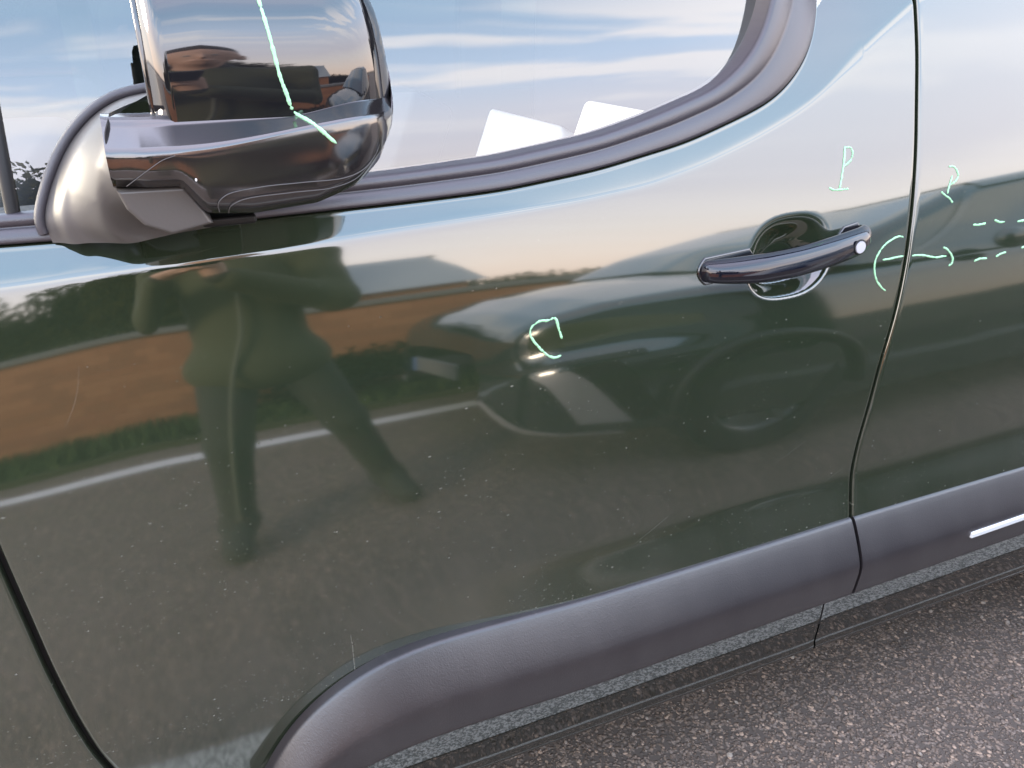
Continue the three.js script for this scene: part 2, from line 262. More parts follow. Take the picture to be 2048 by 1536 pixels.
// ---- cladding along the bottom of the doors
const cladPr = [[.002, -.012], [.003, .002], [.001, .006], [-.002, .0085], [-.012, .0145], [-.026, .022], [-.040, .029], [-.054, .0355], [-.064, .0395], [-.070, .0412], [-.076, .0421], [-.084, .0424], [-.096, .0417], [-.116, .0398], [-.131, .0380], [-.136, .036], [-.138, .032], [-.138, 0]];
function cladding(xa, xb, nx) {
  return grid(nx, cladPr.length - 1 + 0, (i, j) => {
    let x = lerp(xa, xb, i / nx); const [dy, dz] = cladPr[j];
    const t = cladTop(x), k = clamp((t - .24) / .32, .25, 1); // narrows where it runs down at its front end
    const y = t + dy * k; const zb = S(x, t) ;
    return [x, y, lerp(zb, .012, .55) + dz];
  }, q => [q[0], q[1]]);
}
function cladEnd(x, sgn) { // closes the end of a cladding piece
  const s = new THREE.Shape(); cladPr.forEach(([dy, dz], i) => { const t = cladTop(x); const p = [-(lerp(S(x, t), .012, .55) + dz), t + dy]; i ? s.lineTo(...p) : s.moveTo(...p); });
  const g = new THREE.ShapeGeometry(s); g.rotateY(Math.PI / 2); g.translate(x, 0, 0); return g;
}
const cladF = part('door_cladding', merge([cladding(-.02, gapR(.5) - .0035, 200), cladEnd(gapR(.5) - .0035)]), M.clad, frontDoor, 'matt dark plastic cladding on the front door');
const cladR = part('door_cladding', merge([cladding(gapR(.5) + .0035, 2.1, 160), cladEnd(gapR(.5) + .0035)]), M.clad, rearDoor, 'matt dark plastic cladding with a white strip');
{ // white insert
  const g = new RoundedBoxGeometry(.62, .0125, .007, 3, .003); g.rotateX(.03); g.translate(1.246 + .31, .4725, cladZ()); part('white_insert', g, M.white, rearDoor, 'bright white strip on the rear cladding');
}
function cladZ() { const t = cladTop(1.5); return lerp(S(1.5, t), .012, .55) + .043; }
// ---- glossy sill below the cladding
{
  const pr = [[.425, -.01], [.422, .014], [.40, .0152], [.36, .0150], [.32, .0138], [.296, .012], [.286, .0125], [.279, .0145], [.273, .0140], [.269, .011], [.266, .004], [.264, -.04]];
  const sg = (xa, xb, n) => grid(n, pr.length - 1, (i, j) => { const x = lerp(xa, xb, i / n), e = ss(-.05, .12, x); return [x, pr[j][0] + .006 - .022 * (x - .9), pr[j][1] - (1 - e) * .05]; });
  part('sill', sg(.04, .955, 60), M.sill, van, 'glossy dark sill under the front door'); part('sill', sg(.959, 2.1, 60), M.sill, van, 'glossy dark sill under the rear door');
}
// ---- door handle
{
  const cx = [[.620, 1.032, .002, .006, .006], [.624, 1.0325, .010, .010, .010], [.635, 1.033, .018, .0115, .012], [.66, 1.0335, .027, .0132, .0135], [.70, 1.034, .036, .0152, .0135], [.76, 1.0365, .040, .0160, .013], [.82, 1.042, .038, .0158, .013], [.86, 1.046, .033, .0155, .013], [.890, 1.0485, .027, .0150, .0125], [.905, 1.0505, .019, .0138, .011], [.912, 1.0512, .011, .0105, .009], [.916, 1.0515, .002, .005, .005]];
  const NU = 96, NV = 40; const cv = [0, 1, 2, 3, 4].map(k => smooth(cx.map((r, i) => [i / (cx.length - 1), [r[0] + .017, r[1] - .009, r[2], r[3] * 1.18, r[4] * 1.15][k]]), 0, 1, .05));
  const P = (u, v) => { const x = cv[0](u), y = cv[1](u), zc = cv[2](u), h = cv[3](u), d = cv[4](u), a = v * 2 * Math.PI; const c = Math.cos(a), s = Math.sin(a), n = 2.9; const yy = Math.sign(s) * Math.pow(Math.abs(s), 2 / n), zz = Math.sign(c) * Math.pow(Math.abs(c), 2 / n); return [x, y + yy * h - zz * .003, S(x, y) + zc - .008 + zz * d * (1 - .10 * Math.max(0, yy) - .46 * Math.max(0, -yy))]; };
  part('door_handle', grid(NU, NV, (i, j) => P(i / NU, 1 - j / NV)), M.grip, frontDoor, 'glossy black pull handle with a round lock');
  const lx = .881, ly = 1.0385; const ul = (() => { let u = .5; while (u < 1 && cv[0](u) < lx) u += .0005; return u; })(); const lk = new THREE.CylinderGeometry(.0084, .0090, .004, 32); lk.rotateX(Math.PI / 2); const ring = new THREE.TorusGeometry(.0098, .0013, 8, 32); lk.rotateX(-.05); 
  const zl = Math.max(P(ul, 0)[2], P(ul - .04, 0)[2] - .001, P(ul, .1)[2]) - .0015; lk.translate(lx, ly, zl + .0015); ring.translate(lx, ly, zl + .001);
  part('lock_cylinder', lk, new THREE.MeshPhysicalMaterial({ color: C(.75, .75, .80), metalness: .6, roughness: .45 }), frontDoor, 'round silver key lock at the rear end of the handle'); part('lock_ring', ring, M.black, frontDoor);
  // foot pads that the handle sits on
  const pad = (x0, x1, y, hh) => { const s = new THREE.Shape(); const r = hh; s.moveTo(x0 + r, y - hh); s.lineTo(x1 - r, y - hh + .004); s.quadraticCurveTo(x1, y, x1 - r, y + hh + .004); s.lineTo(x0 + r, y + hh); s.quadraticCurveTo(x0 - r * .3, y, x0 + r, y - hh); const g = new THREE.ExtrudeGeometry(s, { depth: .004, bevelEnabled: true, bevelSize: .0015, bevelThickness: .0015, bevelSegments: 3, curveSegments: 16 }); const A = g.attributes.position; for (let i = 0; i < A.count; i++) A.setZ(i, A.getZ(i) + S(A.getX(i), A.getY(i)) - .003); g.computeVertexNormals(); return g; };
  part('handle_pad', pad(.628, .735, 1.0235, .0165), M.gloss, frontDoor); part('handle_pad', pad(.875, .932, 1.039, .0165), M.gloss, frontDoor);
}
// ---- crayon marks
function wax(pts, r, seed) { // a waxy line: uneven width, small breaks in the film
  const rr = rng(seed), n = pts.length * 2, c = new THREE.CatmullRomCurve3(pts), g = new THREE.TubeGeometry(c, n, r, 8, false), P = g.attributes.position, a = V(), q = V(); let w = 1;
  for (let i = 0; i <= n; i++) { w = lerp(w, .55 + rr() * .75, .5); if (rr() < .05) w = .25; const e = Math.min(1, (Math.min(i, n - i) + .15) / 3), k = w * Math.sqrt(e); c.getPointAt(i / n, a); for (let m = 0; m <= 8; m++) { const o = i * 9 + m; q.fromBufferAttribute(P, o).sub(a); P.setXYZ(o, a.x + q.x * k, a.y + q.y * k, a.z + q.z * k * .7); } }
  g.computeVertexNormals(); return g;
}
function stroke(pts, parent, r = .0017) {
  const dense = new THREE.CatmullRomCurve3(pts.map(p => V(p[0], p[1], 0))).getSpacedPoints(pts.length * 6), rr = rng(Math.round(pts[0][0] * 9999));
  return wax(dense.map(p => V(p.x + (rr() - .5) * .0007, p.y + (rr() - .5) * .0007, S(p.x, p.y) + (p.x > gapR(p.y) ? .0015 : 0) + r * .1)), r, Math.round(pts[0][1] * 99991));
}
const marksF = [
  [[[.897, 1.164], [.8941, 1.146], [.8895, 1.126], [.8842, 1.108]], [[.8968, 1.162], [.9062, 1.162], [.9106, 1.156], [.9073, 1.146], [.9004, 1.141], [.8919, 1.137]], [[.8647, 1.112], [.872, 1.108], [.885, 1.107], [.901, 1.107]]],
  [[[1.010, 1.030], [1.001, 1.032], [.9877, 1.029], [.9749, 1.024], [.9615, 1.013], [.9543, .9996], [.9544, .9857], [.9596, .9725], [.9688, .9617], [.9799, .9535]]],
  [[[.9693, 1.001], [.9845, 1.001], [1.005, 1.002], [1.012, 1.002]]],
  [[[.4273, .9668], [.4235, .9789], [.4184, .9941], [.4081, .9932], [.3965, .9937], [.3861, .9878], [.3838, .9806], [.3888, .9698], [.3966, .9596], [.4067, .9495], [.4157, .9447], [.4255, .9456]]]];
const marksR = [
  [[[1.101, 1.124], [1.111, 1.123], [1.119, 1.116], [1.121, 1.109], [1.115, 1.102], [1.104, 1.098]], [[1.109, 1.111], [1.103, 1.099], [1.098, 1.085]], [[1.085, 1.089], [1.094, 1.083], [1.103, 1.078], [1.11, 1.071]]],
  [[[1.028, 1.001], [1.038, 1.001], [1.057, .9978], [1.077, .9934], [1.09, .9927], [1.103, .9928]]],
  [[[1.094, 1.007], [1.105, 1.001], [1.113, .9932], [1.117, .9859], [1.115, .9792], [1.109, .9768]]],
  [[[1.157, 1.034], [1.169, 1.033], [1.186, 1.034]]], [[[1.206, 1.037], [1.217, 1.033], [1.23, 1.032]]], [[[1.26, 1.03], [1.278, 1.03]]], [[[1.166, .9773], [1.179, .9798], [1.195, .9787]]], [[[1.216, .9788], [1.227, .9823], [1.239, .9834]]], [[[1.275, .9868], [1.294, .988]]]];
const lf = ['crayon letter P with a bar under it, above the handle', 'large curved crayon bracket behind the handle', 'short crayon line running to the door gap', 'open crayon letter C in the middle of the door'], lr = ['smaller crayon letter P on the rear door', 'crayon line from the door gap', 'small closing crayon bracket'];
marksF.forEach((m, k) => part('crayon_mark', merge(m.map(p => stroke(p, frontDoor))), M.crayon, frontDoor, lf[k]));
marksR.forEach((m, k) => part('crayon_mark', merge(m.map(p => stroke(p, rearDoor, k > 2 ? .0020 : .0017))), M.crayon, rearDoor, lr[k] || 'short crayon dash on the rear door'));

// ---- folded door mirror
{
  const mir = new THREE.Group(); mir.name = 'door_mirror'; mir.userData.label = 'folded door mirror in glossy black on a grey foot'; van.add(mir);
  const XL = -.031, XR = .212;
  const yBot = smooth([[-.04, 1.206], [.017, 1.204], [.019, 1.203], [.030, 1.186], [.034, 1.181], [.07, 1.178], [.124, 1.182], [.16, 1.194], [.185, 1.212], [.200, 1.235], [.21, 1.262], [.213, 1.28]], -.04, .213, .004);
  const yTop = smooth([[-.04, 1.258], [.006, 1.259], [.0065, 1.385], [.05, 1.398], [.15, 1.395], [.185, 1.375], [.203, 1.345], [.21, 1.31], [.213, 1.282]], -.04, .213, .002);
  // lower shell up to the ledge
  const ledgeLo = x => lerp(1.2375, 1.2535, ss(.02, .17, x)), ledgeHi = x => lerp(1.2545, 1.2655, ss(.10, .178, x));
  const endK = x => Math.sqrt(Math.max(0, 1 - Math.pow(clamp((x - .125) / (.213 - .125)), 2.6))); // depth falls away round the outer end
  const zOut = x => .030 + .098 * endK(x) * (1 - .10 * ss(.0, -.035, x));
  const shell = (u, j) => { const x = lerp(XL, XR, 1 - Math.pow(1 - u, 1.5)), yb = yBot(x), yl = Math.max(yb + .002, Math.min(ledgeLo(x), 1.258 + 0)), yh = Math.max(yl + .001, ledgeHi(x)), z = zOut(x), k = endK(x);
    const R = [[yb + .006, .004], [yb - .001, z * .45], [yb, z - .030 * k], [yb + .004, z - .014 * k], [yb + .012, z - .004 * k], [lerp(yb, yl, .35), z], [lerp(yb, yl, .6), z + .0015], [lerp(yb, yl, .85), z + .0015], [yl - .002, z + .001], [yl + .001, z - .0005 * k], [lerp(yl, yh, .16), z - .004 * k], [lerp(yl, yh, .5), z - .0145 * k], [lerp(yl, yh, .84), z - .0245 * k], [yh, z - .0285 * k], [yh + .005, z - .0305 * k], [yh + .006, z - .05 * k]];
    return [x, R[j][0], Math.max(.004, R[j][1])]; };
  part('mirror_shell', grid(110, 15, (i, j) => shell(i / 110, j)), M.satin, mir, 'dark lower shell of the mirror with a pale ledge');
  part('shell_end', grid(1, 15, (i, j) => { const p = shell(0, j); return i ? p : [XL + .001, lerp(1.23, p[1], .9), p[2] - .01]; }), M.satin, mir);
  // glossy cap above the ledge
  const cap = (u, v) => { const x = lerp(.008, XR + .004, 1 - Math.pow(1 - u, 1.6)); const yl = ledgeHi(x) - .004, yt = Math.max(yl + .004, yTop(x)), k = endK(x - .003); const s = Math.sin(v * Math.PI * .5); const l = ss(0, .04, u);
    const y = lerp(yl, yt, Math.min(1, v)); const top = Math.sqrt(Math.max(0, 1 - Math.pow(v, 5)));
    return [x, y, .022 + (.078 * k * lerp(.75, 1, Math.sqrt(l)) - .012 * v * v) * top + .09 * (y - 1.26) - 1.7 * (y - 1.26) ** 2]; };
  part('mirror_cap', grid(120, 60, (i, j) => cap(i / 120, j / 60)), M.gloss, mir, 'glossy black mirror cap with a crayon line');
  part('cap_edge', tube([0, .2, .4, .6, .8, .95].map(v => { const p = cap(0, v); return V(p[0] + .0005, p[1] + .003, p[2] - .002); }), .0032, 40, 10), M.gloss, mir);
  part('cap_side', grid(6, 20, (i, j) => { const p = cap(0, j / 20); return [p[0] - .0001, p[1], lerp(.05, p[2], i / 6)]; }), M.gloss, mir);
  part('mirror_glass', box(.03, .195, 1.20, 1.37, .0015, .004), M.chrome, mir);
  // crayon line over cap and ledge
  const cz = (x, y) => {
    const yh = ledgeHi(x); if (y > yh + .005) { const u = 1 - Math.pow(1 - clamp((x - .008) / (XR + .004 - .008)), 1 / 1.6), yl = yh - .004, yt = yTop(x); return cap(u, clamp((y - yl) / (yt - yl)))[2]; }
    const u = 1 - Math.pow(1 - clamp((x - XL) / (XR - XL)), 1 / 1.5); for (let j = 5; j < 14; j++) { const a = shell(u, j), b = shell(u, j + 1); if (y <= b[1]) return lerp(a[2], b[2], clamp((y - a[1]) / (b[1] - a[1] || 1))); } return shell(u, 13)[2]; };
  const gp = [[.098, 1.345], [.102, 1.318], [.1065, 1.285], [.110, 1.272], [.1125, 1.262], [.1165, 1.2565], [.1235, 1.252], [.131, 1.245], [.138, 1.238], [.141, 1.2355]];
  part('crayon_mark', wax(new THREE.CatmullRomCurve3(gp.map(p => V(p[0], p[1], 0))).getSpacedPoints(70).map(p => V(p.x, p.y, cz(p.x, p.y) + .0004)), .0017, 8), M.crayon, mir, 'pale green crayon line over the mirror');
  // two fine seams sweeping along the lower shell
  const sz = (x, y) => { const yb = yBot(x), z = zOut(x), k = endK(x), d = y - yb; return d > .02 ? z + .0005 : z - k * .018 * Math.pow(1 - clamp(d / .02), 2); };
  M.seam = new THREE.MeshStandardMaterial({ color: C(.10, .095, .095), roughness: .5 });
  part('shell_seam', tube([[.043, 1.186], [.043, 1.195], [.050, 1.201], [.077, 1.205], [.109, 1.206], [.146, 1.207], [.164, 1.212], [.178, 1.224], [.184, 1.236]].map(([x, y]) => V(x, y, sz(x, y) + .0001)), .00042, 80, 6), M.seam, mir);
  part('shell_seam', tube([[.050, 1.184], [.052, 1.191], [.062, 1.196], [.10, 1.1985], [.135, 1.1995], [.157, 1.205], [.172, 1.2165]].map(([x, y]) => V(x, y, sz(x, y) + .0001)), .00036, 80, 6), M.seam, mir);
  part('shell_scratch', tube([[-.021, 1.212], [-.004, 1.224], [.008, 1.231], [.017, 1.2335]].map(([x, y]) => V(x, y, cz(x, y) + .0001)), .0003, 40, 6), M.seam, mir);
  part('paint_chip', new THREE.SphereGeometry(.0009, 10, 8).scale(1, 1.6, .5).translate(.029, 1.2145, zOut(.029) + .001), M.white, mir);
  // grey foot: a fluted sail growing out of the window corner
  const cL = new THREE.CatmullRomCurve3([[-.099, 1.136], [-.101, 1.157], [-.089, 1.188], [-.066, 1.224], [-.040, 1.248], [-.016, 1.260], [.016, 1.266]].map(p => V(p[0], p[1], 0))), cR = new THREE.CatmullRomCurve3([[.050, 1.1462, -.008], [.022, 1.154, .012], [-.004, 1.178, .058], [-.019, 1.203, .098], [-.026, 1.222, .112], [-.030, 1.245, .110], [-.024, 1.262, .085]].map(p => V(...p)));
  const eL = t => cL.getPoint(t).toArray(), eR = t => cR.getPoint(t).toArray();
  const footZ = a => { const d = a[1] - 1.158, h = .5 * (d + Math.sqrt(d * d + .0001)); return lerp(S(a[0], 1.135), -.052, .6) - h * .25; };
  const foot = (u, t) => { const a = eL(t), b = eR(t), za = footZ(a) + .006; const bul = Math.sin(u * Math.PI) * (.030 - .012 * t) + (.0055 * Math.exp(-(((u - .13) / .055) ** 2)) + .008 * Math.exp(-(((u - .46) / .10) ** 2)) - .006 * Math.exp(-(((u - .75) / .14) ** 2))) * (1 - .5 * t); return [lerp(a[0], b[0], u), lerp(a[1], b[1], u), lerp(za, b[2], Math.pow(u, 1.25)) + bul]; };
  const NF = 60; part('mirror_foot', grid(NF, NF, (i, j) => foot(i / NF, j / NF)), M.base, mir, 'matt grey fluted foot of the mirror');
  part('foot_rim', tube([.07, .13, .2, .35, .5, .65, .8, .9, 1].map(t => { const a = eL(t); const z = footZ(a) + .004; return V(a[0] - .004, a[1] + .003 * t, z); }), .005, 80, 10), M.trim, mir);
  // block under the shell that carries it
  const blk = new THREE.Shape(); [[-.026, 1.2045], [.0185, 1.2035], [.0305, 1.1845], [.034, 1.177], [.006, 1.172], [-.012, 1.180], [-.022, 1.193]].forEach((p, i) => i ? blk.lineTo(...p) : blk.moveTo(...p));
  part('mirror_pivot', new THREE.ExtrudeGeometry(blk, { depth: .084, bevelEnabled: true, bevelSize: .003, bevelThickness: .004, bevelSegments: 4 }).translate(0, 0, .022), M.base, mir, 'pale wedge under the mirror shell');
  part('pivot_gap', box(.030, .075, 1.166, 1.174, -.01, .085, .003), M.black, mir);
}

// ---------------------------------------------------------------- ground
M.asphalt = new THREE.MeshStandardMaterial({ map: withRepeat(asphaltMap, 1, 1), bumpMap: withRepeat(asphaltBump, 1, 1), bumpScale: .004, roughness: .8 });
{
  const g = new THREE.PlaneGeometry(240, 240, 1, 1); g.rotateX(-Math.PI / 2); const uv = g.attributes.uv, p = g.attributes.position; for (let i = 0; i < uv.count; i++) uv.setXY(i, p.getX(i) / .85, p.getZ(i) / .85);
  struct('tarmac', g, M.asphalt);
  M.line = new THREE.MeshStandardMaterial({ map: paintLineMap, bumpMap: withRepeat(asphaltBump, 1, 1), bumpScale: .002, roughness: .7 });
  const strip = (x0, x1, z0, z1) => grid(60, 2, (i, j) => [lerp(x0, x1, i / 60), .004, lerp(z1, z0, j / 2)], q => [q[0] / .6, q[2] / .6]);
  struct('parking_line', strip(-4, 9, 2.13, 2.24), new THREE.MeshStandardMaterial({ color: C(.72, .71, .68), roughness: .7 })); struct('parking_line', strip(-4, 6, .255, .335), M.line);
}
{ // loose grit lying on the tarmac beside the van
  const r = rng(88), g = new THREE.IcosahedronGeometry(1, 0), N = 1500, im = new THREE.InstancedMesh(g, new THREE.MeshStandardMaterial({ color: 0xffffff, roughness: .9 }), N), o = new THREE.Object3D(), c = new THREE.Color();
  for (let i = 0; i < N; i++) { const q = .0012 + Math.pow(r(), 4) * .0045; o.position.set(lerp(.4, 2.4, r()), q * .5, lerp(-.45, .5, r())); o.rotation.set(r() * 6, r() * 6, r() * 6); o.scale.set(q * (.7 + r() * .6), q * (.6 + r() * .5), q * (.7 + r() * .6)); o.updateMatrix(); im.setMatrixAt(i, o.matrix); const v = .10 + r() * .3; im.setColorAt(i, c.setRGB(v * 1.1, v * .95, v * .8)); }
  im.name = 'loose_grit'; im.castShadow = im.receiveShadow = true; im.userData = { kind: 'stuff', label: 'loose pale grit scattered on the tarmac beside the van', category: 'grit' }; scene.add(im);
}
// grass verge with a kerb, a garden wall, shrubs and trees across the car park
M.kerb = new THREE.MeshStandardMaterial({ color: C(.16, .155, .145), roughness: .9 });
M.grass = new THREE.MeshStandardMaterial({ color: C(.050, .075, .018), roughness: .9 });
M.soil = new THREE.MeshStandardMaterial({ color: C(.045, .05, .02), roughness: 1 });
struct('grass_verge', box(-12, 14, 0, .06, 2.48, 2.96), M.soil);
{
  const r = rng(21), b = []; const blade = new THREE.BufferGeometry(); blade.setAttribute('position', new THREE.Float32BufferAttribute([-.008, 0, 0, .008, 0, 0, 0, .12, .02], 3)); blade.setAttribute('normal', new THREE.Float32BufferAttribute([0, .7, .7, 0, .7, .7, 0, .7, .7], 3)); blade.setIndex([0, 1, 2]);
  const N = 9000, im = new THREE.InstancedMesh(blade, new THREE.MeshStandardMaterial({ color: C(.06, .09, .02), roughness: .9, side: THREE.DoubleSide }), N); const o = new THREE.Object3D();
  for (let i = 0; i < N; i++) { o.position.set(lerp(-4, 5, r()), .055, lerp(2.5, 2.95, r())); o.rotation.set((r() - .5) * .6, r() * 6.28, (r() - .5) * .6); o.scale.setScalar(.5 + r()); o.updateMatrix(); im.setMatrixAt(i, o.matrix); }
  im.name = 'grass'; im.castShadow = im.receiveShadow = true; im.userData = { kind: 'stuff', label: 'short green grass on the verge in front of the brick wall', category: 'grass' }; scene.add(im);
}
{
  const wall = thing('brick_wall', 'low red brown brick wall behind the grass verge', 'wall', [0, 0, 2.95]);
  M.brick = [C(.30, .125, .055), C(.27, .115, .052), C(.33, .145, .065)].map(c => new THREE.MeshStandardMaterial({ color: c, roughness: .9 }));
  const core = box(-12, 14, 0, 1.01, .01, .20); part('wall_core', core, new THREE.MeshStandardMaterial({ color: C(.27, .118, .055), roughness: 1 }), wall);
  const bg = new RoundedBoxGeometry(.2235, .0738, .02, 1, .0016); const r = rng(77), gs = [];
  const near = [], far = [];
  for (let j = 0; j < 13; j++) for (let i = 0; i < 40; i++) { const x = -4 + i * .225 + (j % 2) * .1125, y = .045 + j * .075; far.push(bg.clone().translate(x, y, 0)); }
  const by = [[], [], []]; far.forEach(g => by[Math.floor(r() * 3)].push(g));
  by.forEach((l, k) => { const m = part('brick', merge(l), M.brick[k], wall); m.userData.kind = 'stuff'; });
  part('coping', box(-12, 14, 1.01, 1.065, -.02, .23, .01), M.kerb, wall);
}
function foliage(name, label, cat, cx, cz, y0, w, h, d, n, leaf, col, seed, trunkH = 0) {
  const t = thing(name, label, cat, [cx, 0, cz]); const r = rng(seed);
  const pos = [], nor = [], colr = [], idx = []; const q = new THREE.Quaternion(), e = new THREE.Euler(), a = V(), col3 = new THREE.Color();
  const lobes = []; for (let k = 0; k < 9; k++) lobes.push([(r() - .5) * w * .7, y0 + h * (.25 + .6 * r()), (r() - .5) * d * .7, .28 + .25 * r()]);
  for (let i = 0; i < n; i++) {
    const L = lobes[Math.floor(r() * lobes.length)], th = r() * 6.283, ph = Math.acos(2 * r() - 1), rad = Math.pow(r(), .45) * L[3];
    const x = L[0] + Math.sin(ph) * Math.cos(th) * rad * w * .8, y = L[1] + Math.cos(ph) * rad * h * .8, z = L[2] + Math.sin(ph) * Math.sin(th) * rad * d * .8;
    if (y < y0) continue;
    e.set(r() * 6, r() * 6, r() * 6); q.setFromEuler(e); const s = leaf * (.6 + r() * .8), b = pos.length / 3; const v = .7 + r() * .6;
    for (const [u, w2] of [[-.5, 0], [0, .28], [.5, 0], [0, -.28]]) { a.set(u * s, w2 * s, 0).applyQuaternion(q); pos.push(x + a.x, y + a.y, z + a.z); a.set(0, 0, 1).applyQuaternion(q); nor.push(a.x, a.y, a.z); colr.push(col[0] * v, col[1] * v, col[2] * v); }
    idx.push(b, b + 1, b + 2, b, b + 2, b + 3);
  }
  const g = new THREE.BufferGeometry(); g.setAttribute('position', new THREE.Float32BufferAttribute(pos, 3)); g.setAttribute('normal', new THREE.Float32BufferAttribute(nor, 3)); g.setAttribute('color', new THREE.Float32BufferAttribute(colr, 3)); g.setIndex(idx);
  part('crown', g, M.leaf ??= new THREE.MeshPhysicalMaterial({ vertexColors: true, roughness: 1, transmission: .4, thickness: 0, side: THREE.DoubleSide }), t);
  const tr = []; tr.push(new THREE.CylinderGeometry(.03 * w, .045 * w, y0 + h * .5, 8).translate(0, (y0 + h * .5) / 2, 0));
  for (const L of lobes.slice(0, 5)) { const c = new THREE.CatmullRomCurve3([V(0, y0 + h * .15, 0), V(L[0] * .5, lerp(y0, L[1], .6), L[2] * .5), V(L[0], L[1], L[2])]); tr.push(new THREE.TubeGeometry(c, 8, .012 * w, 6)); }
  part('trunk', merge(tr), M.bark ??= new THREE.MeshStandardMaterial({ color: C(.06, .045, .03), roughness: .95 }), t);
}
foliage('shrub', 'low dark green shrub in front of the brick wall', 'shrub', .58, 2.74, .04, .8, .52, .4, 2600, .05, [.035, .06, .02], 31);
foliage('shrub', 'grey green shrub hanging over the top of the brick wall', 'shrub', -.7, 3.4, .4, 2.0, .72, .6, 6200, .05, [.22, .26, .12], 33);
foliage('shrub', 'grey green shrub behind the brick wall at the far left', 'shrub', -2.5, 3.4, .4, 2.2, .66, .6, 5200, .06, [.22, .26, .11], 34);
[[-4.2, 9.5, .1, 4.4, 2.5], [-1.9, 9.8, .1, 3.8, 3.3], [-.1, 10.2, .1, 3.0, 3.0], [-7.5, 11, .2, 5.0, 1.9], [-12, 11, .2, 5.4, 2.2]].forEach(([x, z, y0, w, h], k) => foliage('tree', ['broad olive tree beyond the wall, second from the garage', 'rounded olive tree beyond the wall, in the middle', 'small olive tree next to the garage', 'tall olive tree second from the left', 'olive tree at the far left'][k], 'tree', x, z, y0, w, h, 3, 16000, .19, [.36, .32, .08], 50 + k));
{
  const h = []; const r = rng(9);
  foliage('hedge', 'long low hedge beyond the garage', 'hedge', 14, 16, .1, 24, 1.3, 1.4, 14000, .22, [.06, .085, .035], 71);
}
{
  const gar = thing('garage', 'low brick garage with a grey sheet roof beyond the wall', 'garage', [2.7, 0, 9]);
  part('wall', box(-1, .85, 0, 1.32, 0, 3), M.brick[1], gar);
  part('roof', grid(1, 1, (i, j) => [lerp(-1.1, 1.15 - .35 * j, i), lerp(1.28, 2.36, j), lerp(-.2, 1.6, j)]), new THREE.MeshStandardMaterial({ color: C(.30, .32, .32), roughness: .6, side: THREE.DoubleSide }), gar);
  part('roof', grid(1, 1, (i, j) => [lerp(-1.1, .95, i), lerp(2.36, 1.28, j), lerp(1.6, 3.2, j)]), M.kerb, gar);
}

